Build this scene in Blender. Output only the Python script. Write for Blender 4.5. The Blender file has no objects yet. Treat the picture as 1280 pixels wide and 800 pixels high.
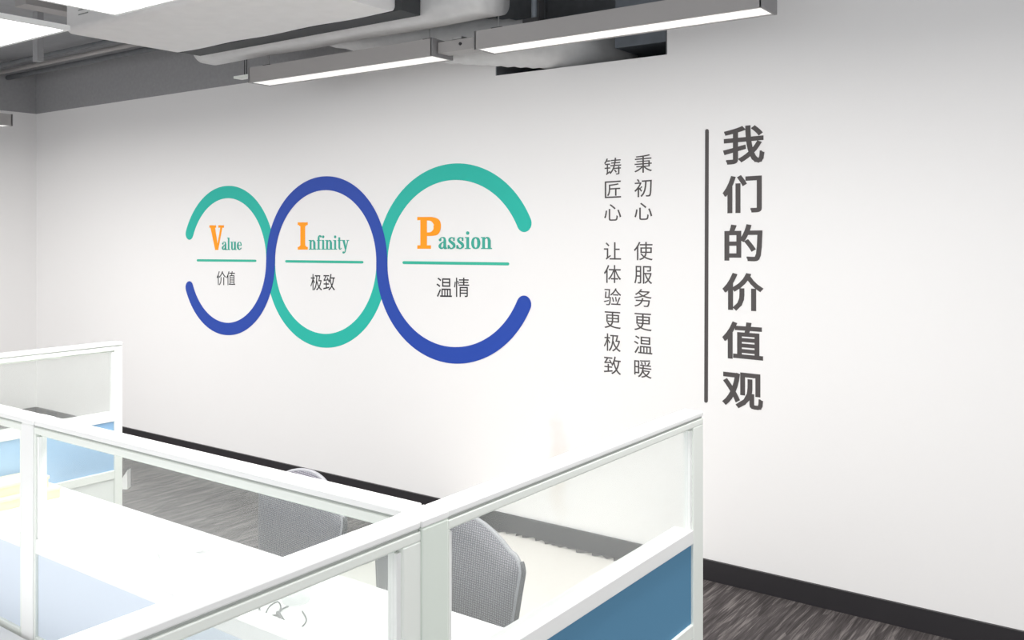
import bpy, bmesh, math, random
from mathutils import Vector, Matrix
random.seed(7)
scene = bpy.context.scene
C = scene.collection

# ------------------------------------------------------------------ camera, world, lamps, exposure
F = 1138.0; HZ = 287.0; ANG = math.radians(35.94); CAMZ = 1.6; WALL_Y = 3.9
cam_d = bpy.data.cameras.new('camera'); cam = bpy.data.objects.new('camera', cam_d); C.objects.link(cam)
cam_d.sensor_fit = 'HORIZONTAL'; cam_d.sensor_width = 36; cam_d.lens = 36*F/1280
cam_d.shift_y = (HZ-400)/1280; cam_d.clip_start = 0.02
cam.location = (0, 0, CAMZ); cam.rotation_euler = (math.radians(90), 0, ANG)
scene.camera = cam
vs = scene.view_settings
vs.view_transform = 'Standard'; vs.look = 'None'; vs.gamma = 1; vs.use_curve_mapping = False; vs.exposure = 0.76
w = bpy.data.worlds.new('world'); scene.world = w; w.use_nodes = True
w.node_tree.nodes['Background'].inputs[0].default_value = (0.97, 0.985, 1, 1)
w.node_tree.nodes['Background'].inputs[1].default_value = 1.0
def area(name, loc, sx, sy, power, col=(1, .985, .96), rot=(0, 0, 0)):
    l = bpy.data.lights.new(name, 'AREA'); l.shape = 'RECTANGLE'; l.size = sx; l.size_y = sy
    l.energy = power; l.color = col
    o = bpy.data.objects.new(name, l); o.location = loc; o.rotation_euler = rot; C.objects.link(o); return o
area('added_fill_lamp', (-2.4, 1.7, 2.42), 1.6, 0.4, 20)  # unseen fill lamps, added without fixtures to brighten wall and partitions
area('added_fill_lamp', (-6.0, 1.6, 2.42), 1.6, 0.4, 50)
area('added_fill_lamp', (-0.75, 1.7, 2.42), 0.4, 1.2, 26)
area('added_fill_lamp', (-2.6, -1.0, 2.42), 1.6, 0.4, 17)
area('added_fill_lamp', (3.0, 1.9, 2.42), 1.6, 0.4, 30)

# ------------------------------------------------------------------ picture-to-place helpers
cA, sA = math.cos(ANG), math.sin(ANG)
def ray(px):                       # horizontal direction per unit depth
    t = (px-640)/F
    return (cA*t-sA, sA*t+cA)
def on_wall(px, py, off=0.0):      # the point of the wall surface seen at a place in the photo
    dx, dy = ray(px); d = WALL_Y/dy
    return Vector((dx*d, WALL_Y-off, CAMZ+(HZ-py)/F*d))

# ------------------------------------------------------------------ materials
def mat(name, col, rough=.5, metal=0, spec=.5, emit=None, strength=0):
    m = bpy.data.materials.new(name); m.use_nodes = True
    b = m.node_tree.nodes['Principled BSDF']
    b.inputs['Base Color'].default_value = (*col, 1); b.inputs['Roughness'].default_value = rough
    b.inputs['Metallic'].default_value = metal; b.inputs['Specular IOR Level'].default_value = spec
    if emit:
        b.inputs['Emission Color'].default_value = (*emit, 1); b.inputs['Emission Strength'].default_value = strength
    return m
def lin(r, g, b):
    f = lambda c: (c/255/12.92) if c/255 <= .04045 else ((c/255+.055)/1.055)**2.4
    return (f(r), f(g), f(b))
def noise_bump(m, scale=200, strength=.1, dist=.002, mapscale=None, colvar=0):
    nt = m.node_tree; b = nt.nodes['Principled BSDF']
    tc = nt.nodes.new('ShaderNodeTexCoord'); mp = nt.nodes.new('ShaderNodeMapping')
    if mapscale: mp.inputs['Scale'].default_value = mapscale
    nz = nt.nodes.new('ShaderNodeTexNoise'); nz.inputs['Scale'].default_value = scale
    bp = nt.nodes.new('ShaderNodeBump'); bp.inputs['Strength'].default_value = strength; bp.inputs['Distance'].default_value = dist
    L = nt.links.new
    L(tc.outputs['Object'], mp.inputs[0]); L(mp.outputs[0], nz.inputs[0]); L(nz.outputs['Fac'], bp.inputs['Height']); L(bp.outputs[0], b.inputs['Normal'])
    if colvar:
        mx = nt.nodes.new('ShaderNodeMix'); mx.data_type = 'RGBA'; c = b.inputs['Base Color'].default_value
        mx.inputs[6].default_value = [c[0]*(1-colvar), c[1]*(1-colvar), c[2]*(1-colvar), 1]
        mx.inputs[7].default_value = [min(1, c[0]*(1+colvar)), min(1, c[1]*(1+colvar)), min(1, c[2]*(1+colvar)), 1]
        L(nz.outputs['Fac'], mx.inputs[0]); L(mx.outputs[2], b.inputs['Base Color'])
    return m
M = {}
M['wall'] = noise_bump(mat('white_wall_paint', (.86, .85, .845), .75, spec=.2), 90, .04, .001)
# a faint beige scuff with a shape of its own on the wall paint
def scuff(m):
    nt = m.node_tree; L = nt.links.new; b = nt.nodes['Principled BSDF']
    ge = nt.nodes.new('ShaderNodeTexCoord'); mp = nt.nodes.new('ShaderNodeMapping'); mp.vector_type = 'POINT'
    c0 = on_wall(697, 590)
    sx, sz = 1/.075, 1/.32
    mp.inputs['Scale'].default_value = (sx, 0, sz); mp.inputs['Location'].default_value = (-c0.x*sx, 0, -c0.z*sz)
    ln = nt.nodes.new('ShaderNodeVectorMath'); ln.operation = 'LENGTH'
    nz = nt.nodes.new('ShaderNodeTexNoise'); nz.inputs['Scale'].default_value = 9
    ad = nt.nodes.new('ShaderNodeMath'); ad.operation = 'ADD'
    mr = nt.nodes.new('ShaderNodeMapRange'); mr.inputs['From Min'].default_value = 1.45; mr.inputs['From Max'].default_value = .7
    mr.inputs['To Max'].default_value = .6
    mx = nt.nodes.new('ShaderNodeMix'); mx.data_type = 'RGBA'
    mx.inputs[6].default_value = b.inputs['Base Color'].default_value[:]; mx.inputs[7].default_value = (.74, .68, .62, 1)
    L(ge.outputs['Object'], mp.inputs[0]); L(mp.outputs[0], ln.inputs[0]); L(ge.outputs['Object'], nz.inputs[0])
    L(ln.outputs['Value'], ad.inputs[0]); L(nz.outputs['Fac'], ad.inputs[1]); L(ad.outputs[0], mr.inputs[0])
    L(mr.outputs[0], mx.inputs[0]); L(mx.outputs[2], b.inputs['Base Color'])
scuff(M['wall'])
M['grey_paint'] = noise_bump(mat('dark_grey_paint', lin(158, 158, 160), .7, spec=.3), 40, .1, .003, colvar=.12)
M['slab'] = noise_bump(mat('grey_ceiling_paint', lin(165, 167, 170), .85), 15, .15, .004, colvar=.12)
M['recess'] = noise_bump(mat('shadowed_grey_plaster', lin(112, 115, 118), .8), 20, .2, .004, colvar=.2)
M['skirting'] = mat('black_skirting', lin(44, 42, 45), .45)
M['white_metal'] = mat('white_powder_coat', (.88, .885, .875), .35)
M['frame'] = mat('pale_grey_aluminium', lin(236, 240, 234), .3, spec=.4)
M['desk'] = mat('white_laminate', (.83, .83, .83), .3)
M['lower'] = mat('pale_board', lin(232, 236, 232), .5)
M['blue'] = noise_bump(mat('blue_fabric', lin(88, 136, 168), .8, spec=.2), 500, .15, .001)
M['blue_hazed'] = noise_bump(mat('blue_fabric_hazed', lin(150, 188, 222), .8, spec=.2), 500, .15, .001)  # same blue fabric, with brightening by haze put into its colour
M['blue_overexposed'] = noise_bump(mat('blue_fabric_overexposed', lin(214, 223, 234), .7, spec=.2), 500, .1, .001)  # same blue fabric again, overexposure baked into a paler colour
M['dark_gap'] = mat('gap_shade_grey', lin(60, 62, 64), .6)  # dark colour standing in for shade between air unit and duct
M['label_grey'] = mat('grey_gasket', lin(150, 154, 150), .5)  # plain grey of the printed rating lines
M['rail_groove'] = mat('grey_groove', lin(168, 172, 168), .5)
M['lamp_body'] = mat('grey_lamp_housing', lin(168, 165, 164), .45, .1)
M['lamp_end'] = mat('grey_lamp_end', lin(140, 139, 140), .5)
M['diffuser'] = mat('lit_diffuser', (.9, .9, .88), .5, emit=(1, .985, .96), strength=.34)
M['panel_lit'] = mat('lit_panel', (.9, .9, .9), .5, emit=(1, 1, 1), strength=3.5)
M['black'] = mat('black_plastic', lin(40, 40, 42), .5)
M['chrome'] = mat('brushed_steel', lin(190, 190, 190), .3, .9)
M['duct_white'] = noise_bump(mat('pale_duct_wrap', lin(243, 242, 241), .55), 12, .12, .006, colvar=.05)
M['duct_silver'] = noise_bump(mat('silver_duct_wrap', lin(218, 218, 218), .45, .1), 18, .35, .01, colvar=.1)
M['duct_steel'] = noise_bump(mat('galvanised_duct', lin(120, 126, 133), .45, .4), 14, .15, .004, colvar=.15)
M['red'] = mat('red_tag', lin(200, 90, 95), .6)
M['teal'] = mat('teal_vinyl', lin(42, 182, 166), .5, spec=.2)
M['royal'] = mat('royal_blue_vinyl', lin(42, 74, 168), .5, spec=.2)
M['orange'] = mat('orange_vinyl', lin(255, 158, 24), .5, spec=.2)
M['green'] = mat('green_vinyl', lin(62, 168, 150), .5, spec=.2)
M['line_green'] = mat('underline_vinyl', lin(56, 180, 154), .5, spec=.2)
M['ink'] = mat('charcoal_vinyl', lin(84, 80, 80), .55, spec=.2)
M['ink_dark'] = mat('black_vinyl', lin(56, 54, 56), .55, spec=.2)
M['cream'] = noise_bump(mat('cream_card', lin(240, 224, 186), .7), 30, .1, .002, colvar=.03)
M['cream2'] = noise_bump(mat('tan_card', lin(232, 212, 170), .7), 30, .1, .002, colvar=.03)
M['paper'] = mat('white_paper', lin(240, 240, 238), .7)
M['sheet'] = noise_bump(mat('cream_floor_sheet', lin(243, 238, 232), .6), 9, .25, .01, colvar=.02)
M['cable'] = mat('grey_cable', lin(60, 60, 62), .5)
M['frame_chair'] = mat('light_grey_plastic', lin(146, 146, 151), .4)
M['frame_dark'] = mat('dark_grey_plastic', lin(52, 52, 57), .45)
M['seat'] = noise_bump(mat('grey_seat_fabric', lin(95, 95, 102), .9), 400, .2, .001)
M['film'] = None

def carpet():
    m = mat('grey_streaked_carpet', lin(96, 92, 92), .95, spec=.1); nt = m.node_tree; L = nt.links.new; b = nt.nodes['Principled BSDF']
    tc = nt.nodes.new('ShaderNodeTexCoord')
    def nz(sc, scale, det=4):
        mp = nt.nodes.new('ShaderNodeMapping'); mp.inputs['Scale'].default_value = sc
        n = nt.nodes.new('ShaderNodeTexNoise'); n.inputs['Scale'].default_value = scale; n.inputs['Detail'].default_value = det
        L(tc.outputs['Object'], mp.inputs[0]); L(mp.outputs[0], n.inputs[0]); return n
    a = nz((44, 1.9, 1), 1.6, 3); bb = nz((110, 5, 1), 1.5, 2); c = nz((300, 300, 300), 1, 2)
    # short dashes: cells stretched along the pile direction
    mp = nt.nodes.new('ShaderNodeMapping'); mp.inputs['Scale'].default_value = (42, 4.5, 1)
    vo = nt.nodes.new('ShaderNodeTexVoronoi'); vo.inputs['Scale'].default_value = 1.0
    L(tc.outputs['Object'], mp.inputs[0]); L(mp.outputs[0], vo.inputs[0])
    sp = nt.nodes.new('ShaderNodeSeparateColor'); L(vo.outputs['Color'], sp.inputs[0])
    def mth(op, x, y):
        n = nt.nodes.new('ShaderNodeMath'); n.operation = op
        for i, v in enumerate((x, y)):
            if isinstance(v, (int, float)): n.inputs[i].default_value = v
            else: L(v, n.inputs[i])
        return n.outputs[0]
    s = mth('ADD', mth('MULTIPLY', a.outputs['Fac'], .9), mth('MULTIPLY', bb.outputs['Fac'], .8))
    s = mth('ADD', s, mth('MULTIPLY', sp.outputs[0], .28)); s = mth('ADD', s, mth('MULTIPLY', c.outputs['Fac'], .35))
    cr = nt.nodes.new('ShaderNodeValToRGB')
    e = cr.color_ramp.elements; e[0].position = .42; e[0].color = (*lin(66, 62, 62), 1); e[1].position = .68; e[1].color = (*lin(130, 124, 122), 1)
    x = e.new(.55); x.color = (*lin(86, 81, 81), 1)
    L(mth('MULTIPLY', s, .47), cr.inputs[0]); L(cr.outputs[0], b.inputs['Base Color'])
    bp = nt.nodes.new('ShaderNodeBump'); bp.inputs['Strength'].default_value = .4; bp.inputs['Distance'].default_value = .003
    L(c.outputs['Fac'], bp.inputs['Height']); L(bp.outputs[0], b.inputs['Normal'])
    return m
M['carpet'] = carpet()

def glass(name, haze=.27, tint=(.97, .985, .975)):
    m = bpy.data.materials.new(name); m.use_nodes = True; nt = m.node_tree; L = nt.links.new
    nt.nodes.remove(nt.nodes['Principled BSDF']); out = nt.nodes['Material Output']
    tr = nt.nodes.new('ShaderNodeBsdfTransparent'); tr.inputs[0].default_value = (*tint, 1)
    df = nt.nodes.new('ShaderNodeBsdfDiffuse'); df.inputs[0].default_value = (.92, .93, .92, 1)
    tl = nt.nodes.new('ShaderNodeBsdfTranslucent'); tl.inputs[0].default_value = (.92, .93, .92, 1)
    gl = nt.nodes.new('ShaderNodeBsdfGlossy'); gl.inputs['Roughness'].default_value = .05
    m0 = nt.nodes.new('ShaderNodeMixShader'); m0.inputs[0].default_value = .5
    m1 = nt.nodes.new('ShaderNodeMixShader'); m1.inputs[0].default_value = haze
    m2 = nt.nodes.new('ShaderNodeMixShader'); m2.inputs[0].default_value = .04
    L(df.outputs[0], m0.inputs[1]); L(tl.outputs[0], m0.inputs[2])
    L(tr.outputs[0], m1.inputs[1]); L(m0.outputs[0], m1.inputs[2]); L(m1.outputs[0], m2.inputs[1]); L(gl.outputs[0], m2.inputs[2]); L(m2.outputs[0], out.inputs[0])
    return m
M['glass'] = glass('hazy_clear_glass', .11)
M['film'] = glass('crinkled_clear_film', .22, (.9, .9, .91))

def weave():
    m = mat('grey_mesh_fabric', lin(140, 138, 146), .8, spec=.2); nt = m.node_tree; L = nt.links.new; b = nt.nodes['Principled BSDF']
    tc = nt.nodes.new('ShaderNodeTexCoord'); ws = []
    for d in ('X', 'Z'):
        wv = nt.nodes.new('ShaderNodeTexWave'); wv.bands_direction = d; wv.inputs['Scale'].default_value = 46 if d == 'X' else 60
        wv.inputs['Distortion'].default_value = .6; wv.inputs['Detail'].default_value = 1
        L(tc.outputs['Object'], wv.inputs[0]); ws.append(wv)
    mu = nt.nodes.new('ShaderNodeMath'); mu.operation = 'MULTIPLY'; L(ws[0].outputs['Fac'], mu.inputs[0]); L(ws[1].outputs['Fac'], mu.inputs[1])
    cr = nt.nodes.new('ShaderNodeValToRGB'); e = cr.color_ramp.elements
    e[0].position = .05; e[0].color = (*lin(84, 83, 90), 1); e[1].position = .7; e[1].color = (*lin(150, 148, 156), 1)
    L(mu.outputs[0], cr.inputs[0]); L(cr.outputs[0], b.inputs['Base Color'])
    return m
M['weave'] = weave()

# ------------------------------------------------------------------ mesh helpers
def link(name, bm, m, parent=None, smooth=False, bevel=0):
    me = bpy.data.meshes.new(name)
    bmesh.ops.recalc_face_normals(bm, faces=bm.faces)
    bm.to_mesh(me); bm.free()
    for p in me.polygons: p.use_smooth = smooth
    me.materials.append(m)
    o = bpy.data.objects.new(name, me); C.objects.link(o)
    if parent: o.parent = parent
    if bevel:
        b = o.modifiers.new('bevel', 'BEVEL'); b.width = bevel; b.segments = 2; b.limit_method = 'ANGLE'
    return o
def add_box(bm, x0, x1, y0, y1, z0, z1):
    v = [bm.verts.new((x, y, z)) for x in (x0, x1) for y in (y0, y1) for z in (z0, z1)]
    for f in ((0, 1, 3, 2), (4, 6, 7, 5), (0, 4, 5, 1), (2, 3, 7, 6), (0, 2, 6, 4), (1, 5, 7, 3)):
        bm.faces.new([v[i] for i in f])
    return bm
def box(x0, x1, y0, y1, z0, z1): return add_box(bmesh.new(), x0, x1, y0, y1, z0, z1)
def add_tube(bm, pts, r, n=10, closed=False, caps=True):
    pts = [Vector(p) for p in pts]; rings = []; N = len(pts)
    for i, p in enumerate(pts):
        a = pts[i-1] if (i > 0 or closed) else p; c = pts[(i+1) % N] if (i < N-1 or closed) else p
        t = (c-a).normalized(); up = Vector((0, 0, 1)) if abs(t.z) < .95 else Vector((1, 0, 0))
        u = t.cross(up).normalized(); v = u.cross(t)
        rr = r[i] if isinstance(r, (list, tuple)) else r
        rings.append([bm.verts.new(p+(u*math.cos(k*2*math.pi/n)+v*math.sin(k*2*math.pi/n))*rr) for k in range(n)])
    for i in range(N if closed else N-1):
        A, B = rings[i], rings[(i+1) % N]
        for k in range(n): bm.faces.new((A[k], A[(k+1) % n], B[(k+1) % n], B[k]))
    if caps and not closed:
        bm.faces.new(rings[0][::-1]); bm.faces.new(rings[-1])
    return bm
def tube(pts, r, n=10, **k): return add_tube(bmesh.new(), pts, r, n, **k)
def tag(o, label, cat, group=None, kind=None):
    if label: o['label'] = label
    if cat: o['category'] = cat
    if group: o['group'] = group
    if kind: o['kind'] = kind
    return o
def thing(name, label, cat, loc=(0, 0, 0), rz=0, group=None):
    o = bpy.data.objects.new(name, None); C.objects.link(o); o.location = loc; o.rotation_euler = (0, 0, rz); o.empty_display_size = .1
    return tag(o, label, cat, group)
def struct(name, bm, m, **k):
    o = link(name, bm, m, **k); o['kind'] = 'structure'; return o
def copy_thing(o, parent=None):
    c = o.copy(); C.objects.link(c); c.parent = parent
    for ch in list(o.children): copy_thing(ch, c)
    return c

# ------------------------------------------------------------------ the room
XL, XR, CEIL = -7.83, 4.5, 3.0
NX0, NX1, NZ = -2.935, -1.925, 2.425          # the opening high in the wall
struct('floor', box(XL-.1, XR, -3.0, WALL_Y+.12, -.1, 0), M['carpet'])
struct('ceiling', box(XL-.1, XR, -3.0, WALL_Y+.6, CEIL, CEIL+.1), M['slab'])
bm = box(XL-.1, XR, WALL_Y, WALL_Y+.1, 0, NZ)
add_box(bm, XL-.1, NX0, WALL_Y, WALL_Y+.1, NZ, 2.585); add_box(bm, NX1, XR, WALL_Y, WALL_Y+.1, NZ, CEIL)
struct('wall_back', bm, M['wall'])
struct('wall_left', box(XL-.1, XL, -3.0, WALL_Y, 0, 2.585), M['wall'])
# grey beams above the white walls, flush with them, and the lined opening
struct('trim_1', box(XL-.1, NX0, WALL_Y-.004, WALL_Y+.1, 2.585, CEIL), M['grey_paint'])
struct('trim_2', box(XL-.1, XL+.004, -3.0, WALL_Y-.004, 2.585, CEIL), M['grey_paint'])
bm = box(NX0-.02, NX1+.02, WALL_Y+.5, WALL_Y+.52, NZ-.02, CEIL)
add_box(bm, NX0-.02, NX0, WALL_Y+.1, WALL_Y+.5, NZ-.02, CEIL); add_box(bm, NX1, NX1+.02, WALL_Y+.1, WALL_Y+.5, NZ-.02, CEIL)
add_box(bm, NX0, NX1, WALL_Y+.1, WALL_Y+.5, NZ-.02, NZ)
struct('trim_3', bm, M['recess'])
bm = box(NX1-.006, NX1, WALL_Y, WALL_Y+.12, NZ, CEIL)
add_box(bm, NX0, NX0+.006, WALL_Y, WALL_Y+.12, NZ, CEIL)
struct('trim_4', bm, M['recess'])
struct('baseboard_back', box(XL, XR, WALL_Y-.014, WALL_Y, 0, .092), M['skirting'])
struct('baseboard_left', box(XL, XL+.014, -3.0, WALL_Y-.014, 0, .092), M['skirting'])

# ------------------------------------------------------------------ desk partitions
ZT, ZG1, ZG0, ZB1, ZB0 = 1.203, 1.175, .957, .926, .754      # top, pane top, pane bottom, fabric top, fabric bottom
T = .045
def partition(label, p0, p1, axis, fabric, group, stile0=.03, stile1=.05, mode=''):
    """p0 to p1 along axis; built in local coordinates with u along the run."""
    root = thing('desk_partition', label, 'partition', (p0[0], p0[1], 0), 0 if axis == 'x' else math.pi/2, group)
    Lg = (p1[0]-p0[0]) if axis == 'x' else (p1[1]-p0[1]); h = T/2
    link('top_rail', box(0, Lg, -h, h, ZT-.011, ZT), M['white_metal'], root, bevel=.0025)
    link('groove', box(.001, Lg-.001, -h+.004, h-.004, ZT-.0145, ZT-.011), M['rail_groove'], root)
    bm = box(0, Lg, -h, h, ZG1, ZT-.0145); add_box(bm, stile0, Lg-stile1, -h+.01, h-.01, ZG1-.006, ZG1)
    link('upper_rail', bm, M['frame'], root, bevel=.002)
    for a, b in ((0, stile0), (Lg-stile1, Lg)):
        if b-a > .001: link('stile', box(a, b, -h, -h+.02, .02, ZG1), M['frame'], root, bevel=.002)
    bm = bmesh.new()
    for a, b in ((stile0, stile0+.008), (Lg-stile1-.008, Lg-stile1)): add_box(bm, a, b, -h+.004, -h+.02, ZG0, ZG1-.006)
    link('glazing_bead', bm, M['white_metal'], root)
    link('glass_pane', box(stile0+.002, Lg-stile1-.002, -h+.009, -h+.015, ZG0-.004, ZG1), M['glass'], root)
    link('middle_rail', box(stile0, Lg-stile1, -h, h, ZB1, ZG0), M['white_metal'], root, bevel=.002)
    link('fabric_panel', box(stile0, Lg-stile1, -h+.006, h-.006, ZB0, ZB1), fabric, root)
    link('lower_rail', box(stile0, Lg-stile1, -h, h, ZB0-.03, ZB0), M['frame'], root, bevel=.002)
    link('lower_panel', box(stile0, Lg-stile1, -h+.006, h-.006, .09, ZB0-.03), M['lower'], root)
    link('bottom_rail', box(0 if not stile0 else stile0, Lg-stile1, -h, h, .02, .09), M['frame'], root, bevel=.002)
    bm = bmesh.new()
    for u in (.1, Lg-.1): add_tube(bm, [(u, 0, 0), (u, 0, .021)], .018, 12)
    link('foot', bm, M['black'], root)
    return root
AX, BY, CX, PX = -.8525, .9725, -3.03, -1.94
JY = BY-.01; JA = .029
partition('desk partition with deep blue fabric and clear pane, between the joint post and the wall side end', (AX, JY+JA), (AX, 1.858), 'y', M['blue'], 'cubicle partitions', .004, .05)
partition('nearest clear-glazed desk partition running from the joint post toward the lower left corner', (AX, .06), (AX, JY-JA), 'y', M['blue_overexposed'], 'cubicle partitions', .03, .036)
partition('long desk partition with blue lower panel coloured pale to mimic overexposure, running between the two facing desks to the joint post', (PX+.022, BY), (AX-.03, BY), 'x', M['blue_overexposed'], 'cubicle partitions', .006, .007)
partition('left-hand desk partition beyond the slim white post, ending at the left frame edge', (CX+.0225, BY), (PX-.031, BY), 'x', M['blue_overexposed'], 'cubicle partitions', .03, .006)
partition('far desk partition with blue fabric coloured lighter to mimic haze, standing end-on before the white wall at left', (CX, BY-T/2), (CX, 1.80), 'y', M['blue_hazed'], 'cubicle partitions', .03, .03)
r = thing('partition_post', 'square pale green-grey post where the nearest three partitions join', 'post', (AX, JY, 0), 0, 'partition posts')
link('shaft', box(-.024, .024, -.0285, .0285, 0.01, ZT-.011), mat('pale_green_grey_metal', lin(226, 234, 225), .35), r, bevel=.003)
link('cap', box(-.024, .024, -.0285, .0285, ZT-.011, ZT), M['white_metal'], r, bevel=.002)
link('foot', tube([(0, 0, 0), (0, 0, .012)], .02, 12), M['black'], r)
r = thing('partition_post', 'slim white post splitting the long partition near the left frame edge', 'post', (PX, BY, 0), 0, 'partition posts')
link('shaft', box(-.03, .021, -.024, -.003, 0.01, ZT-.011), M['white_metal'], r, bevel=.003)
link('cap', box(-.03, .022, -.024, .024, ZT-.011, ZT), M['white_metal'], r, bevel=.002)
link('foot', tube([(0, -.012, 0), (0, -.012, .012)], .01, 12), M['black'], r)

# ------------------------------------------------------------------ desks
def desk(label, x0, x1, y0, y1, back):
    r = thing('office_desk', label, 'desk', (x0, y0, 0), 0, 'white facing desks')
    Lx, Ly = x1-x0, y1-y0
    link('worktop', box(0, Lx, 0, Ly, .725, .75), M['desk'], r, bevel=.002)
    for u in (.06, Lx-.1):
        for v in (.05, Ly-.09): link('leg', box(u, u+.04, v, v+.04, 0, .685), M['white_metal'], r)
    bm = box(.06, Lx-.06, .06, .085, .685, .725); add_box(bm, .06, Lx-.06, Ly-.085, Ly-.06, .685, .725)
    add_box(bm, .06, .1, .085, Ly-.085, .685, .725); add_box(bm, Lx-.1, Lx-.06, .085, Ly-.085, .685, .725)
    link('underframe', bm, M['white_metal'], r)
    return r
desk('long white desk beyond the partition, with cables and cream cartons on it', CX+T/2+.003, AX-T/2-.003, BY+T/2+.003, 1.565, True)
desk('white desk on the near side of the long partition, only its back corner in view', CX+T/2+.003, AX-T/2-.003, .36, BY-T/2-.012, False)

# ------------------------------------------------------------------ mesh-back chairs
def chair(label):
    r = thing('office_chair', label, 'chair', (0, 0, 0), 0, 'grey mesh office chairs')
    W, H0, H1 = .216, .52, .91
    def outline(n=44):       # closed outline of the backrest, x and z
        pts = []
        def half(z): return .178+(W-.178)*((z-H0)/(H1-.1-H0))
        zc = H1-.085; hx = half(zc)
        pts += [(-.178+.03, H0), (.178-.03, H0), (.178, H0+.03)]
        for i in range(1, 7): z = H0+.03+(zc-.02-H0-.03)*i/6; pts.append((half(z), z))
        for i in range(1, 6):
            a = i/6*math.pi/2; pts.append((hx-.035+.035*math.cos(a), zc-.02+.045*math.sin(a)))
        for i in range(0, 13):
            u = 1-i/6; x = (hx-.035)*u; pts.append((x, zc+.025+(H1-zc-.025)*(1-u*u)))
        k = len(pts)
        for x, z in pts[2:14][::-1]: pts.append((-x, z))
        return pts
    def back(x, z): return .215+.10*(z-H0)-.45*x*x+.25*(z-H0-.2)**2
    O = outline()
    bm = bmesh.new(); cz = .73
    cv = bm.verts.new((0, back(0, cz), cz)); rings = []
    for k in (.25, .5, .75, 1):
        rings.append([bm.verts.new((x*k, back(x*k, cz+(z-cz)*k), cz+(z-cz)*k)) for x, z in O])
    n = len(O)
    for i in range(n):
        bm.faces.new((cv, rings[0][i], rings[0][(i+1) % n]))
        for a in range(3): bm.faces.new((rings[a][i], rings[a+1][i], rings[a+1][(i+1) % n], rings[a][(i+1) % n]))
    b = link('backrest', bm, M['weave'], r, smooth=True)
    so = b.modifiers.new('thick', 'SOLIDIFY'); so.thickness = .006; so.offset = 0
    link('back_frame', tube([(x, back(x, z)+.004, z) for x, z in O], .007, 8, closed=True), M['frame_chair'], r, smooth=True)
    # dark outer edging on the two upright sides
    for s in (-1, 1):
        link('side_edging', tube([(s*(x+.007), back(x, z)+.006, z) for x, z in O[3:12]], .0065, 8), M['frame_dark'], r, smooth=True)
    link('back_support', tube([(0, .1, .42), (0, .24, .44), (0, .262, .52), (0, .272, .66)], [.022, .022, .02, .016], 10), M['frame_dark'], r, smooth=True)
    bm = bmesh.new(); n = 28; lay = []
    for z, k in ((.425, .9), (.44, 1), (.475, 1), (.488, .94)):
        ring = []
        for i in range(n):
            a = 2*math.pi*i/n; c, s = math.cos(a), math.sin(a)
            ring.append(bm.verts.new((k*.235*math.copysign(abs(c)**.45, c), k*.225*math.copysign(abs(s)**.45, s)-.03, z)))
        lay.append(ring)
    for a in range(3):
        for i in range(n): bm.faces.new((lay[a][i], lay[a][(i+1) % n], lay[a+1][(i+1) % n], lay[a+1][i]))
    bm.faces.new(lay[0][::-1]); bm.faces.new(lay[-1])
    link('seat', bm, M['seat'], r, smooth=True)
    link('gas_column', tube([(0, 0, .09), (0, 0, .26), (0, 0, .261), (0, 0, .43)], [.028, .028, .018, .018], 14), M['frame_dark'], r)
    bm = tube([(0, 0, .07), (0, 0, .12)], .04, 14)
    for k in range(5):
        a = 2*math.pi*k/5+.3; add_tube(bm, [(0, 0, .1), (.15*math.cos(a), .15*math.sin(a), .092), (.235*math.cos(a), .235*math.sin(a), .07)], [.026, .02, .015], 8)
    link('star_base', bm, M['frame_dark'], r)
    for k in range(5):
        a = 2*math.pi*k/5+.3; x, y = .23*math.cos(a), .23*math.sin(a); t = (-math.sin(a)*.022, math.cos(a)*.022)
        link('caster', tube([(x-t[0], y-t[1], .029), (x+t[0], y+t[1], .029)], .029, 14), M['black'], r)
    return r
ch = chair('grey mesh office chair nearest the joint post, seen through the glass panes')
ch.location = (-1.415, 1.46, 0); ch.rotation_euler = (0, 0, math.radians(2))
c2 = copy_thing(ch); c2['label'] = 'grey mesh office chair farther left, its arched back rising above the long partition'
c2.location = (-2.03, 1.50, 0); c2.rotation_euler = (0, 0, math.radians(-10))

# ------------------------------------------------------------------ things on the desk and floor
def carton(name, label, m, x0, x1, y0, y1, z0, z1, lid):
    r = thing(name, label, 'carton', ((x0+x1)/2, (y0+y1)/2, z0), 0, 'cream cartons on the desk')
    hx, hy, h = (x1-x0)/2, (y1-y0)/2, z1-z0
    link('body', box(-hx, hx, -hy, hy, 0, h*.72), m, r, bevel=.002)
    link('lid', box(-hx-.003, hx+.003, -hy-.003, hy+.003, h*.72, h), lid, r, bevel=.002)
carton('carton', 'larger flat cream carton lying on the desk beside the far partition, bottom of its pair', M['cream2'], -2.995, -2.86, 1.06, 1.50, .75, .785, M['cream'])
carton('carton', 'smaller cream carton on top of the larger one by the far partition', M['cream'], -2.992, -2.885, 1.06, 1.475, .785, .82, M['cream'])

sh = bmesh.new()
nx, ny = 60, 30; x0, x1, y0, y1 = -3.12, -1.86, 2.35, WALL_Y-.02
g = [[None]*(ny+1) for _ in range(nx+1)]
for i in range(nx+1):
    for j in range(ny+1):
        u, v = i/nx, j/ny; x = x0+(x1-x0)*u; y = y0+(y1-y0)*v
        if j == ny: y += random.uniform(-.05, .0)
        if i in (0, nx): x += random.uniform(-.008, .008)
        g[i][j] = sh.verts.new((x, y, .004+.003*math.sin(7*u+3*v)*math.sin(9*v+u*4)+random.uniform(0, .0015)))
for i in range(nx):
    for j in range(ny): sh.faces.new((g[i][j], g[i+1][j], g[i+1][j+1], g[i][j+1]))
s = tag(link('floor_sheet', sh, M['sheet'], smooth=True), 'cream protective sheet spread on the carpet along the wall, behind the partition glass', 'floor sheet')
so = s.modifiers.new('thick', 'SOLIDIFY'); so.thickness = .002; so.offset = 1

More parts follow.
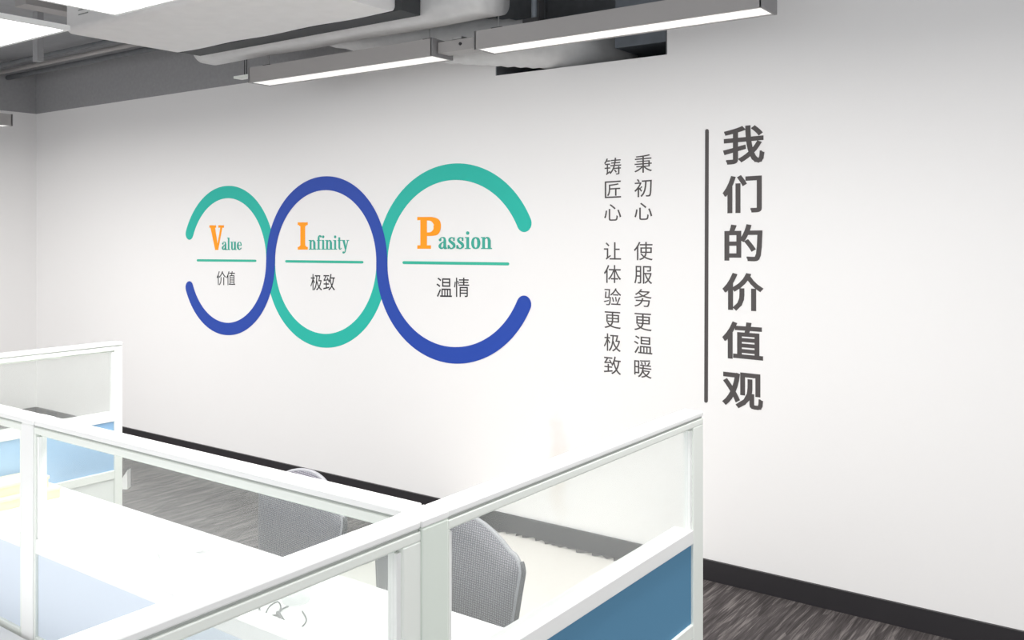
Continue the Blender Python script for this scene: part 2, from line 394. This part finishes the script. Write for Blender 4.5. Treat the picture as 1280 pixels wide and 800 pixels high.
# little white folded card far off on the carpet
bm = bmesh.new()
rt = Vector((cA, sA, 0)); p = Vector((-5.25, 3.12, 0))+rt*.05; fw = Vector((-sA, cA, 0))
q = [p-rt*.075, p, p+Vector((0, 0, .118))]
va = [bm.verts.new(a) for a in q]; vb = [bm.verts.new(a+fw*.05) for a in q]
bm.faces.new(va); bm.faces.new(vb[::-1])
for i in range(3): bm.faces.new((va[i], va[(i+1) % 3], vb[(i+1) % 3], vb[i]))
tag(link('door_wedge', bm, M['paper']), 'small white triangular wedge on the carpet beyond the far partition', 'wedge')

# cable tangle, desk tape roll, clear film
DZ = .75
def desk_pt(px, py, z=DZ):
    dx, dy = ray(px); d = (CAMZ-z)*F/(py-HZ); return Vector((dx*d, dy*d, z))
def cable_curve(pix, r):
    pts = []
    P = [desk_pt(x, y)+Vector((0, 0, h+r)) for x, y, h in pix]
    for i in range(len(P)-1):
        a, b, c, d = P[max(i-1, 0)], P[i], P[i+1], P[min(i+2, len(P)-1)]
        for k in range(6):
            t = k/6; pts.append(.5*((2*b)+(c-a)*t+(2*a-5*b+4*c-d)*t*t+(3*b-a-3*c+d)*t**3))
    return pts+[P[-1]]
r = thing('cable_bundle', 'loose tangle of thin grey cables lying on the white desk', 'cables', tuple(desk_pt(347, 772)))
inv = -r.location
def local(pts): return [p+inv for p in pts]
link('tie', tube(local(cable_curve([(347, 770, .004), (350, 775, .005), (355, 782, .004)], .003)), .0045, 8), M['cable'], r)
for pix in (
    [(321, 784, 0), (331, 778, .001), (338, 774, .004), (347, 772, .004), (352, 777, .002), (356, 784, 0)],
    [(334, 787, 0), (332, 779, .002), (332, 772, .006), (337, 766, .012), (347, 760, .012), (351, 763, .006), (348, 770, .003)],
    [(347, 772, .003), (340, 776, .008), (335, 782, .008), (334, 787, .001)],
    [(347, 772, .003), (352, 765, .004), (360, 759, 0)],
    [(352, 778, .002), (362, 788, 0), (375, 786, 0), (383, 776, 0), (378, 765, 0)],
    [(324, 760, 0), (326, 770, 0), (331, 776, 0), (338, 775, .003)],
):
    link('cable', tube(local(cable_curve(pix, .0018)), .0018, 6), M['cable'], r, smooth=True)
c0 = desk_pt(370, 752)
r = thing('clear_cup', 'clear plastic cup standing on the white desk beside the cable tangle', 'cup', tuple(c0))
bm = bmesh.new(); prof = [(.0, .001), (.03, .001), (.033, .01), (.037, .075), (.0385, .078)]; ring = []
for rr, z in prof[1:]: ring.append([bm.verts.new((rr*math.cos(a*math.pi/12), rr*math.sin(a*math.pi/12), z)) for a in range(24)])
for i in range(len(ring)-1):
    for k in range(24): bm.faces.new((ring[i][k], ring[i][(k+1) % 24], ring[i+1][(k+1) % 24], ring[i+1][k]))
bm.faces.new(ring[0][::-1])
o = link('cup_wall', bm, M['film'], r, smooth=True)
link('rim', tube([(.0385*math.cos(a*math.pi/12), .0385*math.sin(a*math.pi/12), .078) for a in range(24)], .0015, 6, closed=True), M['film'], r, smooth=True)
def film(label, pix, seed):
    rnd = random.Random(seed); bm = bmesh.new(); P = [desk_pt(x, y) for x, y in pix]; c = sum(P, Vector())/len(P); n = len(P)
    cv = bm.verts.new(c+Vector((0, 0, .012))); rr = []
    for k in (.4, .7, 1): rr.append([bm.verts.new(c+(p-c)*k+Vector((0, 0, .003+(rnd.uniform(0, .014) if k < 1 else 0)))) for p in P])
    for i in range(n):
        bm.faces.new((cv, rr[0][i], rr[0][(i+1) % n]))
        for a in range(2): bm.faces.new((rr[a][i], rr[a+1][i], rr[a+1][(i+1) % n], rr[a][(i+1) % n]))
    o = tag(link('plastic_film', bm, M['film']), label, 'plastic film', 'film scraps on the desk')
    so = o.modifiers.new('thick', 'SOLIDIFY'); so.thickness = .0015; so.offset = 1
film('rounded crumple of clear plastic film on the desk, the left of two', [(168, 692), (172, 686), (185, 684), (200, 684), (211, 688), (209, 695), (200, 700), (203, 705), (188, 706), (173, 704)], 1)
film('thin strip of clear plastic film on the desk, the right of two', [(229, 704), (238, 694), (252, 692), (266, 690), (278, 688), (272, 696), (258, 698), (244, 698)], 2)

# ------------------------------------------------------------------ ceiling fixtures
def panel(label, x0, x1, y0, y1, z):
    r = thing('ceiling_light', label, 'ceiling light', ((x0+x1)/2, (y0+y1)/2, z), 0, 'flat light panels')
    hx, hy = (x1-x0)/2, (y1-y0)/2
    bm = bmesh.new(); t = .018
    for a in ((-hx, hx, -hy, -hy+t), (-hx, hx, hy-t, hy), (-hx, -hx+t, -hy+t, hy-t), (hx-t, hx, -hy+t, hy-t)): add_box(bm, *a, 0, .022)
    link('frame', bm, M['white_metal'], r)
    link('diffuser', box(-hx+t, hx-t, -hy+t, hy-t, .004, .012), M['panel_lit'], r)
    link('housing', box(-hx+t, hx-t, -hy+t, hy-t, .014, .022), M['lamp_body'], r)
    for sx in (-1, 1):
        link('suspension_wire', tube([(sx*hx*.7, 0, .022), (sx*hx*.7, 0, CEIL-z)], .003, 6), M['chrome'], r)
panel('bright white light panel at the far upper left corner of the photo', -5.03, -3.81, 1.42, 2.04, 2.45)
panel('bright white light panel hanging before the pale ducted unit', -3.40, -2.18, 1.40, 2.01, 2.45)

def batten(label, x0, x1, y0, y1, z, along='x', wires=True):
    r = thing('linear_light', label, 'linear light', ((x0+x1)/2, (y0+y1)/2, z), 0, 'grey linear pendant lights')
    hx, hy = (x1-x0)/2, (y1-y0)/2; h = .085; t = .016
    bm = box(-hx, hx, -hy, -hy+t, 0, h); add_box(bm, -hx, hx, hy-t, hy, 0, h); add_box(bm, -hx, hx, -hy+t, hy-t, h-.015, h)
    if along == 'x':
        link('housing', bm, M['lamp_body'], r)
        for s in (-1, 1): link('end_cap', box(s*hx-.006, s*hx+.006, -hy, hy, -.0005, h+.001), M['lamp_end'], r)
        link('diffuser', box(-hx+.008, hx-.008, -hy+t, hy-t, .002, .012), M['diffuser'], r)
    else:
        bm.free(); bm = box(-hx, -hx+t, -hy, hy, 0, h); add_box(bm, hx-t, hx, -hy, hy, 0, h); add_box(bm, -hx+t, hx-t, -hy, hy, h-.015, h)
        link('housing', bm, M['lamp_body'], r)
        for s in (-1, 1): link('end_cap', box(-hx, hx, s*hy-.006, s*hy+.006, -.0005, h+.001), M['lamp_end'], r)
        link('diffuser', box(-hx+t, hx-t, -hy+.008, hy-.008, .002, .012), M['diffuser'], r)
    for s in (-1, 1):
        u = s*(hx-.08) if along == 'x' else 0; v = 0 if along == 'x' else s*(hy-.1)
        b = link('bracket', box(u-.03, u+.03, v-.02, v+.02, h, h+.02), M['black'], r)
        link('suspension_wire', tube([(u, v, h+.02), (u, v, CEIL-z)], .0035, 8), M['chrome'], r)
    return r
LZ, LY0, LY1 = 2.45, 3.37, 3.53
batten('grey linear light hanging near the wall, above the linked rings', -4.325, -2.93, LY0, LY1, LZ)
batten('grey linear light hanging near the wall, ending near the tall dark title', -2.66, -1.27, LY0, LY1, LZ)
batten('small end of a grey linear light at the left edge, below the corner beam', -7.02, -6.88, 1.9, 3.25, 2.36, 'y')
r = thing('lamp_connector', 'grey coupling rail linking the two linear lights end to end', 'lamp connector', (-2.795, 3.45, 2.465), 0)
link('rail', box(-.125, .125, -.045, .045, 0, .055), M['lamp_body'], r, bevel=.003)
link('clip', box(-.03, .03, -.05, .05, .055, .066), M['chrome'], r); link('screw', tube([(0.02, -.045, .03), (.02, -.05, .03)], .008, 8), M['black'], r)
r = thing('lamp_feed', 'short pale feed bracket hanging at the left end of the lamp row', 'bracket', (-4.43, 3.45, 2.5), 0)
link('plate', box(-.1, .09, -.03, .03, 0, .014), M['frame'], r)
for u in (-.035, -.015): link('wire', tube([(u, 0, .014), (u, 0, CEIL-2.5)], .003, 6), M['black'], r)
r = thing('hanger_rod', 'thick steel hanger rod with black clamp above the right linear light', 'hanger', (-2.37, 3.45, LZ+.086), 0)
link('rod', tube([(0, 0, .03), (0, 0, CEIL-LZ-.086)], .018, 12), M['duct_steel'], r)
link('clamp', box(-.045, .045, -.04, .04, 0, .03), M['black'], r, bevel=.004); link('strip', box(.026, .036, -.02, .02, .03, CEIL-LZ-.086), M['black'], r)

# pale ducted unit
def rounded_duct(x0, x1, y0, y1, z0, z1, rad, lift=0, n=6):
    bm = bmesh.new(); prof = []
    for cx, cz, a0 in ((y1-rad, z1-rad, 0), (y0+rad, z1-rad, 90), (y0+rad, z0+rad, 180), (y1-rad, z0+rad, 270)):
        for k in range(n+1):
            a = math.radians(a0+90*k/n); prof.append((cx+rad*math.cos(a), cz+rad*math.sin(a)))
    rings = []
    for i in range(25):
        u = i/24; x = x0+(x1-x0)*u; ring = []
        for y, z in prof: ring.append(bm.verts.new((x, y, z+.0025*math.sin(u*17+y*5)*(1 if z < (z0+z1)/2 else 0))))
        rings.append(ring)
    m = len(prof)
    for i in range(24):
        for k in range(m): bm.faces.new((rings[i][k], rings[i][(k+1) % m], rings[i+1][(k+1) % m], rings[i+1][k]))
    bm.faces.new(rings[0]); bm.faces.new(rings[-1][::-1]); return bm
r = thing('ducted_air_unit', 'large pale grey ducted air unit hanging under the ceiling behind the light panels', 'air unit', (0, 0, 0))
link('casing', rounded_duct(-4.55, -2.9, 2.42, 3.08, 2.6, 2.88, .03), M['duct_white'], r, smooth=False)
link('gap_shade_block', box(-4.56, -2.86, 3.08, 3.21, 2.606, 2.86), M['dark_gap'], r)  # solid dark block in place of the shaded gap beside the duct
bm = bmesh.new()
for k in range(4): add_box(bm, -4.44+.0, -4.36+.012*(k % 2), 2.4195, 2.421, 2.74-.022*k, 2.746-.022*k)
link('rating_label', bm, M['label_grey'], r)
for x in (-4.4, -3.0):
    link('hanger', tube([(x, 2.5, 2.87), (x, 2.5, CEIL)], .006, 8), M['chrome'], r)
o = link('insulated_duct', rounded_duct(-4.64, -2.5, 3.215, 3.43, 2.585, 2.84, .07), M['duct_silver'], None, smooth=True)
tag(o, 'silver wrapped air duct running along the wall side of the pale air unit', 'duct')
# flexible duct dropping into the wall opening
pts = []
for i in range(41):
    t = i/40; a, b, c, d = Vector((-4.0, 3.70, 2.80)), Vector((-2.9, 3.68, 2.52)), Vector((-2.6, 3.62, 2.545)), Vector((-2.42, 4.36, 2.56))
    pts.append(a*(1-t)**3+b*3*t*(1-t)**2+c*3*t*t*(1-t)+d*t**3)
o = link('flexible_duct', tube(pts, [.118+.005*(i % 2) for i in range(41)], 20), M['duct_silver'], None, smooth=True)
tag(o, 'grey flexible duct curving into the opening high in the wall', 'duct')
o = link('steel_duct', box(-2.24, -1.96, WALL_Y+.06, WALL_Y+.48, 2.5, 2.9), M['duct_steel'], None, bevel=.004)
tag(o, 'dark steel duct inside the opening above the right linear light', 'duct')
# conduits in the far corner
for k, (y, z, rr) in enumerate(((3.35, 2.86, .016), (3.5, 2.86, .016), (3.66, 2.86, .02))):
    o = link('conduit', tube([(XL+.01, y, z), (-4.7, y, z)], rr, 10), M['recess'] if k != 1 else M['lamp_body'], None, smooth=True)
    tag(o, ['dark conduit under the ceiling farthest from the wall of three', 'paler middle conduit of the three under the ceiling', 'dark conduit under the ceiling nearest the lettered wall'][k], 'conduit', 'conduits in the far corner')
r = thing('strut_hanger', 'grey strut with red top tag hanging in front of the corner conduits', 'hanger', (-5.9, 2.95, 2.68), 0)
link('strut', box(-.03, .03, -.02, .02, 0, CEIL-2.68), M['grey_paint'], r); link('tag', box(-.06, .06, -.025, -.02, .22, .25), M['red'], r)
o = link('ceiling_channel', box(-5.05, -4.93, 2.4, 3.34, 2.8, 2.84), M['lamp_body'], None)
tag(o, 'flat grey metal channel crossing toward the conduits beside the pale air unit', 'channel')

# ------------------------------------------------------------------ wall graphics
def ribbon_mesh(pairs, off, th=.0012):
    """pairs: list of (left px, right px) -> thin vinyl strip on the wall."""
    bm = bmesh.new(); fr, bk = [], []
    for a, b in pairs:
        fr.append((bm.verts.new(on_wall(a[0], a[1], off+th)), bm.verts.new(on_wall(b[0], b[1], off+th))))
        bk.append((bm.verts.new(on_wall(a[0], a[1], off+.0002)), bm.verts.new(on_wall(b[0], b[1], off+.0002))))
    n = len(pairs)
    for i in range(n-1):
        bm.faces.new((fr[i][0], fr[i][1], fr[i+1][1], fr[i+1][0])); bm.faces.new((bk[i][0], bk[i+1][0], bk[i+1][1], bk[i][1]))
        for s in (0, 1): bm.faces.new((fr[i][s], fr[i+1][s], bk[i+1][s], bk[i][s]))
    for i in (0, n-1): bm.faces.new((fr[i][0], fr[i][1], bk[i][1], bk[i][0]))
    return bm
RINGS = [(285.6, 325.6, 52.9, 85.6, 15.4), (408.0, 327.5, 69.5, 98.5, 17.4), (571.2, 329.4, 93.7, 114.8, 20.8)]
def arc(k, a0, a1, n=64, flip=False, cap0=False, cap1=False):
    cx, cy, a, b, wd = RINGS[k]; s = a/b; out = []
    def wv(ang):
        c = math.cos(ang); return wd*(1+(.16*max(0, c), .11*c, .09*c if c > 0 else .18*c)[k])
    def P(ang, rad): return (cx+s*rad*math.cos(ang), cy-rad*math.sin(ang))
    def cap(ang, sgn):
        # elliptical round end past angle ang, in the direction sgn
        c = (math.cos(ang), math.sin(ang)); t = (-c[1]*sgn, c[0]*sgn); res = []
        for i in range(1, 9):
            q = math.pi/2*i/8; f = wv(ang)/2*math.sin(q); hw = wv(ang)/2*math.cos(q)
            pr = []
            for side in (1, -1):
                x = b*c[0]+c[0]*hw*side+t[0]*f; y = b*c[1]+c[1]*hw*side+t[1]*f
                pr.append((cx+s*x, cy-y))
            res.append((pr[0], pr[1]))
        return res
    A0, A1 = math.radians(a0), math.radians(a1); sg = 1 if A1 > A0 else -1
    if cap0: out += cap(A0, -sg)[::-1]
    for i in range(n+1):
        g_ = A0+(A1-A0)*i/n; out.append((P(g_, b+wv(g_)/2), P(g_, b-wv(g_)/2)))
    if cap1: out += cap(A1, sg)
    return [(q, p) for p, q in out] if flip else out
G = 'teal arcs of the ring graphic'
tag(link('ring_arc', ribbon_mesh(arc(0, 156.9, -4, cap0=True), 0), M['teal']), 'teal arc over the word Value, leftmost of the ring graphic', 'wall graphic', G)
tag(link('ring_arc', ribbon_mesh(arc(1, 183, 357), 0), M['teal']), 'teal arc curving below the characters under Infinity, middle of the ring graphic', 'wall graphic', G)
tag(link('ring_arc', ribbon_mesh(arc(2, 184, 26.1, cap1=True), 0), M['teal']), 'teal arc over the word Passion, rightmost of the ring graphic', 'wall graphic', G)
blue = arc(0, 203.1, 358, cap0=True)+arc(1, 178.5, 1.5, flip=True)+arc(2, 182, 333.5, cap1=True)
tag(link('wave_ribbon', ribbon_mesh(blue, .0012), M['royal']), 'royal blue wave ribbon weaving under, over and under the three rings', 'wall graphic')

def bar_pairs(x0, y0, x1, y1, wd):
    d = Vector((x1-x0, y1-y0)); d.normalize(); nn = Vector((-d.y, d.x)); out = []; h = wd/2
    for i in range(6): q = math.pi/2*(1-i/5); c = Vector((x0, y0))+d*(h-h*math.sin(q)); out.append((c+nn*h*math.cos(q), c-nn*h*math.cos(q)))
    for i in range(6): q = math.pi/2*i/5; c = Vector((x1, y1))-d*(h-h*math.sin(q)); out.append((c+nn*h*math.cos(q), c-nn*h*math.cos(q)))
    return out[1:-1] if False else [(tuple(a), tuple(b)) for a, b in out]
def bar(x0, y0, x1, y1, wd, m, label, name='underline', g=None):
    p = bar_pairs(x0, y0, x1, y1, wd); p[0] = (p[0][0], (p[0][1][0]+.05, p[0][1][1]+.05)); p[-1] = (p[-1][0], (p[-1][1][0]+.05, p[-1][1][1]+.05))
    tag(link(name, ribbon_mesh(p, 0), m), label, 'wall graphic', g)
UG = 'green underlines in the rings'
bar(246, 325.4, 320.6, 326, 2.9, M['line_green'], 'shortest thin green underline beneath Value', g=UG)
bar(356.6, 326.6, 454.4, 327.8, 3.2, M['line_green'], 'thin green underline beneath Infinity', g=UG)
bar(503.2, 328.2, 636.7, 329.9, 3.7, M['line_green'], 'longest green underline beneath Passion', g=UG)
bar(883.8, 161.3, 882.6, 503.4, 4.6, M['ink'], 'tall thin charcoal line left of the bold title', name='divider_line')

# characters from the built-in font
def glyph(ch, offset=0):
    cu = bpy.data.curves.new('glyph', 'FONT'); cu.body = ch; cu.resolution_u = 4; cu.offset = offset; cu.extrude = .01; cu.fill_mode = 'BOTH'
    o = bpy.data.objects.new('glyph', cu); C.objects.link(o)
    dg = bpy.context.evaluated_depsgraph_get(); me = bpy.data.meshes.new_from_object(o.evaluated_get(dg))
    bpy.data.objects.remove(o); bpy.data.curves.remove(cu); return me
def bold_glyph(ch, r_):
    '''built-in character thickened evenly along its outline'''
    me = glyph(ch)
    cu = bpy.data.curves.new('glyph', 'FONT'); cu.body = ch; cu.resolution_u = 3; cu.fill_mode = 'NONE'
    o = bpy.data.objects.new('glyph', cu); C.objects.link(o)
    ol = bpy.data.meshes.new_from_object(o.evaluated_get(bpy.context.evaluated_depsgraph_get()))
    bm = bmesh.new(); bm.from_mesh(me)
    for ei, e in enumerate(ol.edges):
        a, b = ol.vertices[e.vertices[0]].co, ol.vertices[e.vertices[1]].co
        d = b-a
        if d.length < 1e-6: continue
        d.normalize(); nn = Vector((-d.y, d.x, 0)); ex = d*r_*(.95 if (b-a).length > .05 else .35)
        q = [a-ex-nn*r_, b+ex-nn*r_, b+ex+nn*r_, a-ex+nn*r_]
        f = [bm.verts.new((p.x, p.y, .0102+.0002*ei)) for p in q]; k = [bm.verts.new((p.x, p.y, -.01)) for p in q]
        bm.faces.new(f); bm.faces.new(k[::-1])
        for i in range(4): bm.faces.new((f[i], f[(i+1) % 4], k[(i+1) % 4], k[i]))
    bm.to_mesh(me); bm.free(); bpy.data.objects.remove(o); bpy.data.curves.remove(cu); bpy.data.meshes.remove(ol)
    return me
def character(ch, bx, m, parent, k=.0, y_mid=310, offset=0, name='character'):
    me = bold_glyph(ch, offset) if offset else glyph(ch); x0, x1, y0, y1 = bx
    vs_ = [v.co.copy() for v in me.vertices]
    gx0, gx1 = min(v.x for v in vs_), max(v.x for v in vs_); gy0, gy1 = min(v.y for v in vs_), max(v.y for v in vs_)
    P = []
    for v in vs_:
        px = x0+(v.x-gx0)/(gx1-gx0)*(x1-x0); py = y1-(v.y-gy0)/(gy1-gy0)*(y1-y0)
        P.append([px, py+k*(py-y_mid)*(px-(x0+x1)/2)])
    a, b = min(p[1] for p in P), max(p[1] for p in P)
    for p in P: p[1] = y0+(p[1]-a)/(b-a)*(y1-y0)
    inv = parent.location
    for v, p, src in zip(me.vertices, P, vs_): v.co = on_wall(p[0], p[1], .0012+(src.z-.01)*.06 if src.z > 0 else .0003)-inv
    me.name = name; me.materials.clear(); me.materials.append(m)
    o = bpy.data.objects.new(name, me); C.objects.link(o); o.parent = parent
    return o
def lettering(label, spec, m, k, y_mid, offset=0, group=None, cat='lettering'):
    b = spec[0][1]; r = thing('wall_lettering', label, cat, tuple(on_wall(b[0], b[3])), 0, group)
    for ch, bx in spec: character(ch, bx, m, r, k, y_mid, offset)
    return r
lettering('bold charcoal vertical title of six large characters at right of the tall line', [
    ('我', (903.9, 955.6, 156.4, 205.9)), ('们', (903.3, 952.3, 218.8, 266.6)), ('的', (905.6, 953.1, 280.2, 326.6)),
    ('价', (903.1, 954.4, 341, 389)), ('值', (902.8, 953.9, 401.7, 450.8)), ('观', (902.8, 953.9, 464.5, 512.5))], M['ink'], .00073, 308, .022)
lettering('right one of two thin vertical lines of small grey characters', [
    ('秉', (793.1, 815, 192.8, 216)), ('初', (793.1, 814.8, 223.8, 246.5)), ('心', (793.1, 815.3, 253.5, 275)), ('使', (792.5, 815.9, 302.3, 325.4)),
    ('服', (792.9, 815.3, 332.3, 355)), ('务', (792.9, 814.6, 361.3, 383.8)), ('更', (792.9, 814.6, 391, 414)), ('温', (792.5, 815.4, 419.4, 443.1)),
    ('暖', (792.9, 814.6, 450, 473.5))], M['ink'], .0008, 310)
lettering('left one of two thin vertical lines of small grey characters', [
    ('铸', (755.3, 776.5, 197.1, 219)), ('匠', (756, 776.3, 225.6, 247.8)), ('心', (755.3, 776.5, 255.3, 276)), ('让', (755, 776.3, 302.8, 324.6)),
    ('体', (755, 776.3, 331.3, 353.8)), ('验', (755, 776.3, 360.4, 381.5)), ('更', (755.6, 776, 389, 411.3)), ('极', (755, 776, 416.6, 440)),
    ('致', (755, 776.3, 445.6, 468.8))], M['ink'], .0008, 310)
lettering('two small dark characters under the Value underline in the left ring', [('价', (271, 282.3, 339, 356.5)), ('值', (283.2, 294, 339, 356.5))], M['ink_dark'], .0004, 320)
lettering('two dark characters under the Infinity underline in the middle ring', [('极', (388.3, 402.6, 342.5, 363)), ('致', (404.3, 418.8, 342.5, 363))], M['ink_dark'], .0004, 320)
lettering('two dark characters under the Passion underline in the right ring', [('温', (545.7, 565, 347, 371.3)), ('情', (567.6, 586.5, 347, 371.3))], M['ink_dark'], .0004, 320)

# serif letters drawn as pen strokes
def sm(pts, n=5):
    P = [Vector(p) for p in pts]; out = []
    for i in range(len(P)-1):
        a, b, c, d = P[max(i-1, 0)], P[i], P[i+1], P[min(i+2, len(P)-1)]
        for k in range(n):
            t = k/n; out.append(.5*((2*b)+(c-a)*t+(2*a-5*b+4*c-d)*t*t+(3*b-a-3*c+d)*t**3))
    return out+[P[-1]]
S, TH, SF = .25, .09, .085
def stem(x, y0, y1, w_=S): return ('p', [(x-w_/2, y0), (x+w_/2, y0), (x+w_/2, y1), (x-w_/2, y1)])
def serif(x, y, w_, up=True): return ('p', [(x-w_/2, y), (x+w_/2, y), (x+w_/2, y+SF), (x-w_/2, y+SF)])
def cur(pts): return ('c', pts)
def dot(x, y, r_): return ('p', [(x+r_*math.cos(a*math.pi/8), y+r_*math.sin(a*math.pi/8)) for a in range(16)])
LET = {
 'a': (.86, [cur([(.63, .7, .22), (.58, .9, .16), (.4, .96, .08), (.22, .88, .09)]), dot(.2, .76, .11), stem(.63, .12, .72, .23), cur([(.6, .6, .08), (.35, .5, .1), (.18, .27, .2), (.26, .09, .14), (.42, .06, .08), (.58, .2, .07)]), cur([(.63, .16, .2), (.7, .05, .12), (.84, .1, .05)])]),
 'l': (.56, [stem(.28, 0, 1.5), serif(.28, 0, .54), serif(.18, 1.5-SF, .3)]),
 'u': (1.04, [stem(.25, .25, 1), serif(.16, 1-SF, .3), cur([(.25, .3, .25), (.3, .1, .2), (.46, .05, .1), (.66, .2, .06)]), stem(.76, 0, 1), serif(.66, 1-SF, .3), serif(.86, 0, .32)]),
 'e': (.86, [cur([(.72, .56, .18), (.66, .84, .14), (.45, .96, .07), (.24, .8, .19), (.18, .5, .24), (.25, .2, .2), (.48, .05, .1), (.77, .25, .05)]), ('p', [(.2, .51), (.78, .51), (.78, .59), (.2, .59)])]),
 'n': (1.06, [stem(.25, 0, 1), serif(.25, 0, .48), serif(.15, 1-SF, .3), cur([(.32, .78, .06), (.5, .94, .1), (.68, .9, .18), (.77, .7, .25)]), stem(.78, 0, .74), serif(.78, 0, .48)]),
 'f': (.62, [stem(.28, 0, 1.2), serif(.28, 0, .52), ('p', [(.04, .91), (.56, .91), (.56, 1), (.04, 1)]), cur([(.28, 1.15, .25), (.33, 1.36, .18), (.48, 1.46, .09), (.58, 1.43, .08)]), dot(.6, 1.36, .1)]),
 'i': (.56, [stem(.28, 0, 1), serif(.28, 0, .52), serif(.18, 1-SF, .3), dot(.28, 1.33, .15)]),
 't': (.64, [stem(.28, .2, 1.28, .24), ('p', [(.06, .91), (.58, .91), (.58, 1), (.06, 1)]), cur([(.28, .24, .24), (.33, .08, .17), (.45, .05, .09), (.6, .16, .05)])]),
 'y': (.96, [('p', [(.08, .97), (.36, .97), (.62, .1), (.42, -.06)]), ('p', [(.74, .97), (.86, .97), (.5, -.2), (.4, -.12)]), serif(.2, 1-SF, .42), serif(.79, 1-SF, .34), cur([(.48, -.05, .12), (.38, -.28, .12), (.22, -.36, .1)]), dot(.2, -.3, .11)]),
 's': (.8, [cur([(.62, .72, .06), (.55, .9, .08), (.38, .95, .1), (.22, .82, .17), (.24, .67, .2), (.42, .54, .22), (.6, .4, .22), (.65, .22, .18), (.5, .07, .1), (.32, .05, .08), (.16, .24, .06)]), ('p', [(.6, .68), (.68, .68), (.68, .97), (.62, .97)]), ('p', [(.1, .03), (.16, .03), (.19, .34), (.1, .34)])]),
 'o': (.94, [cur([(.47, .96, .08), (.26, .84, .19), (.18, .5, .25), (.26, .16, .19), (.47, .04, .08)]), cur([(.47, .04, .08), (.68, .16, .19), (.76, .5, .25), (.68, .84, .19), (.47, .96, .08)])]),
 'V': (1, [('p', [(.06, .93), (.38, .93), (.62, 0), (.4, 0)]), ('p', [(.76, .93), (.9, .93), (.6, 0), (.48, 0)]), ('p', [(0, .9), (.46, .9), (.46, 1), (0, 1)]), ('p', [(.62, .9), (1, .9), (1, 1), (.62, 1)])]),
 'I': (1, [('p', [(.26, .05), (.74, .05), (.74, .95), (.26, .95)]), ('p', [(0, 0), (1, 0), (1, .1), (0, .1)]), ('p', [(0, .9), (1, .9), (1, 1), (0, 1)]), ('p', [(.1, .1), (.9, .1), (.72, .16), (.28, .16)]), ('p', [(.28, .84), (.72, .84), (.9, .9), (.1, .9)])]),
 'P': (1, [('p', [(.13, .05), (.41, .05), (.41, .95), (.13, .95)]), ('p', [(0, 0), (.58, 0), (.58, .11), (0, .11)]), ('p', [(0, .9), (.5, .9), (.5, 1), (0, 1)]), cur([(.4, .945, .11), (.62, .93, .14), (.82, .82, .27), (.85, .7, .3), (.8, .56, .26), (.62, .47, .13), (.4, .46, .11)])]),
}
def letter(ch, x0, x1, base, unit, m, parent):
    """x0..x1 pixel extent of the advance; unit = pixels per letter unit upward."""
    adv, strokes = LET[ch]; bm = bmesh.new(); inv = parent.location; sx = (x1-x0)/adv; lay = 0
    def W(p, off): return on_wall(x0+p[0]*sx, base-p[1]*unit, off)-inv
    for kind, data in strokes:
        polys = []
        if kind == 'p': polys = [data]
        else:
            q = sm(data); prs = []
            for i, p in enumerate(q):
                d = q[min(i+1, len(q)-1)]-q[max(i-1, 0)]; n_ = Vector((-d.y, d.x)); n_.normalize()
                prs.append(((p.x+n_.x*p.z/2, p.y+n_.y*p.z/2), (p.x-n_.x*p.z/2, p.y-n_.y*p.z/2)))
            polys = [[prs[i][0], prs[i][1], prs[i+1][1], prs[i+1][0]] for i in range(len(prs)-1)]
        for pl in polys:
            lay += 1
            f = [bm.verts.new(W(p, .0010+.00012*lay)) for p in pl]; b = [bm.verts.new(W(p, .0003)) for p in pl]; n = len(pl)
            bm.faces.new(f); bm.faces.new(b[::-1])
            for i in range(n): bm.faces.new((f[i], f[(i+1) % n], b[(i+1) % n], b[i]))
    return link('letter', bm, m, parent)
def word(label, cap, cb, rest, rx, base, unit):
    r = thing('wall_lettering', label, 'lettering', tuple(on_wall(cb[0], cb[3])), 0, None)
    o = letter(cap, cb[0], cb[1], cb[3], cb[3]-cb[2], M['orange'], r); o.name = 'initial_letter'; o['label'] = 'orange capital letter'
    tot = sum(LET[c][0] for c in rest); x = rx[0]; sc = (rx[1]-rx[0])/tot
    for c in rest:
        a = LET[c][0]*sc; letter(c, x, x+a, base, unit, M['green'], r); x += a
word('word Value with orange initial in the left ring', 'V', (261.9, 280, 281.6, 312.5), 'alue', (277.2, 302.6), 312.4, 10.3)
word('word Infinity with orange initial in the middle ring', 'I', (372.3, 384.8, 277.9, 312), 'nfinity', (386, 436.4), 312, 12)
word('word Passion with orange initial in the right ring', 'P', (521.7, 551.2, 271.2, 311), 'assion', (547.6, 615.6), 311.3, 15)
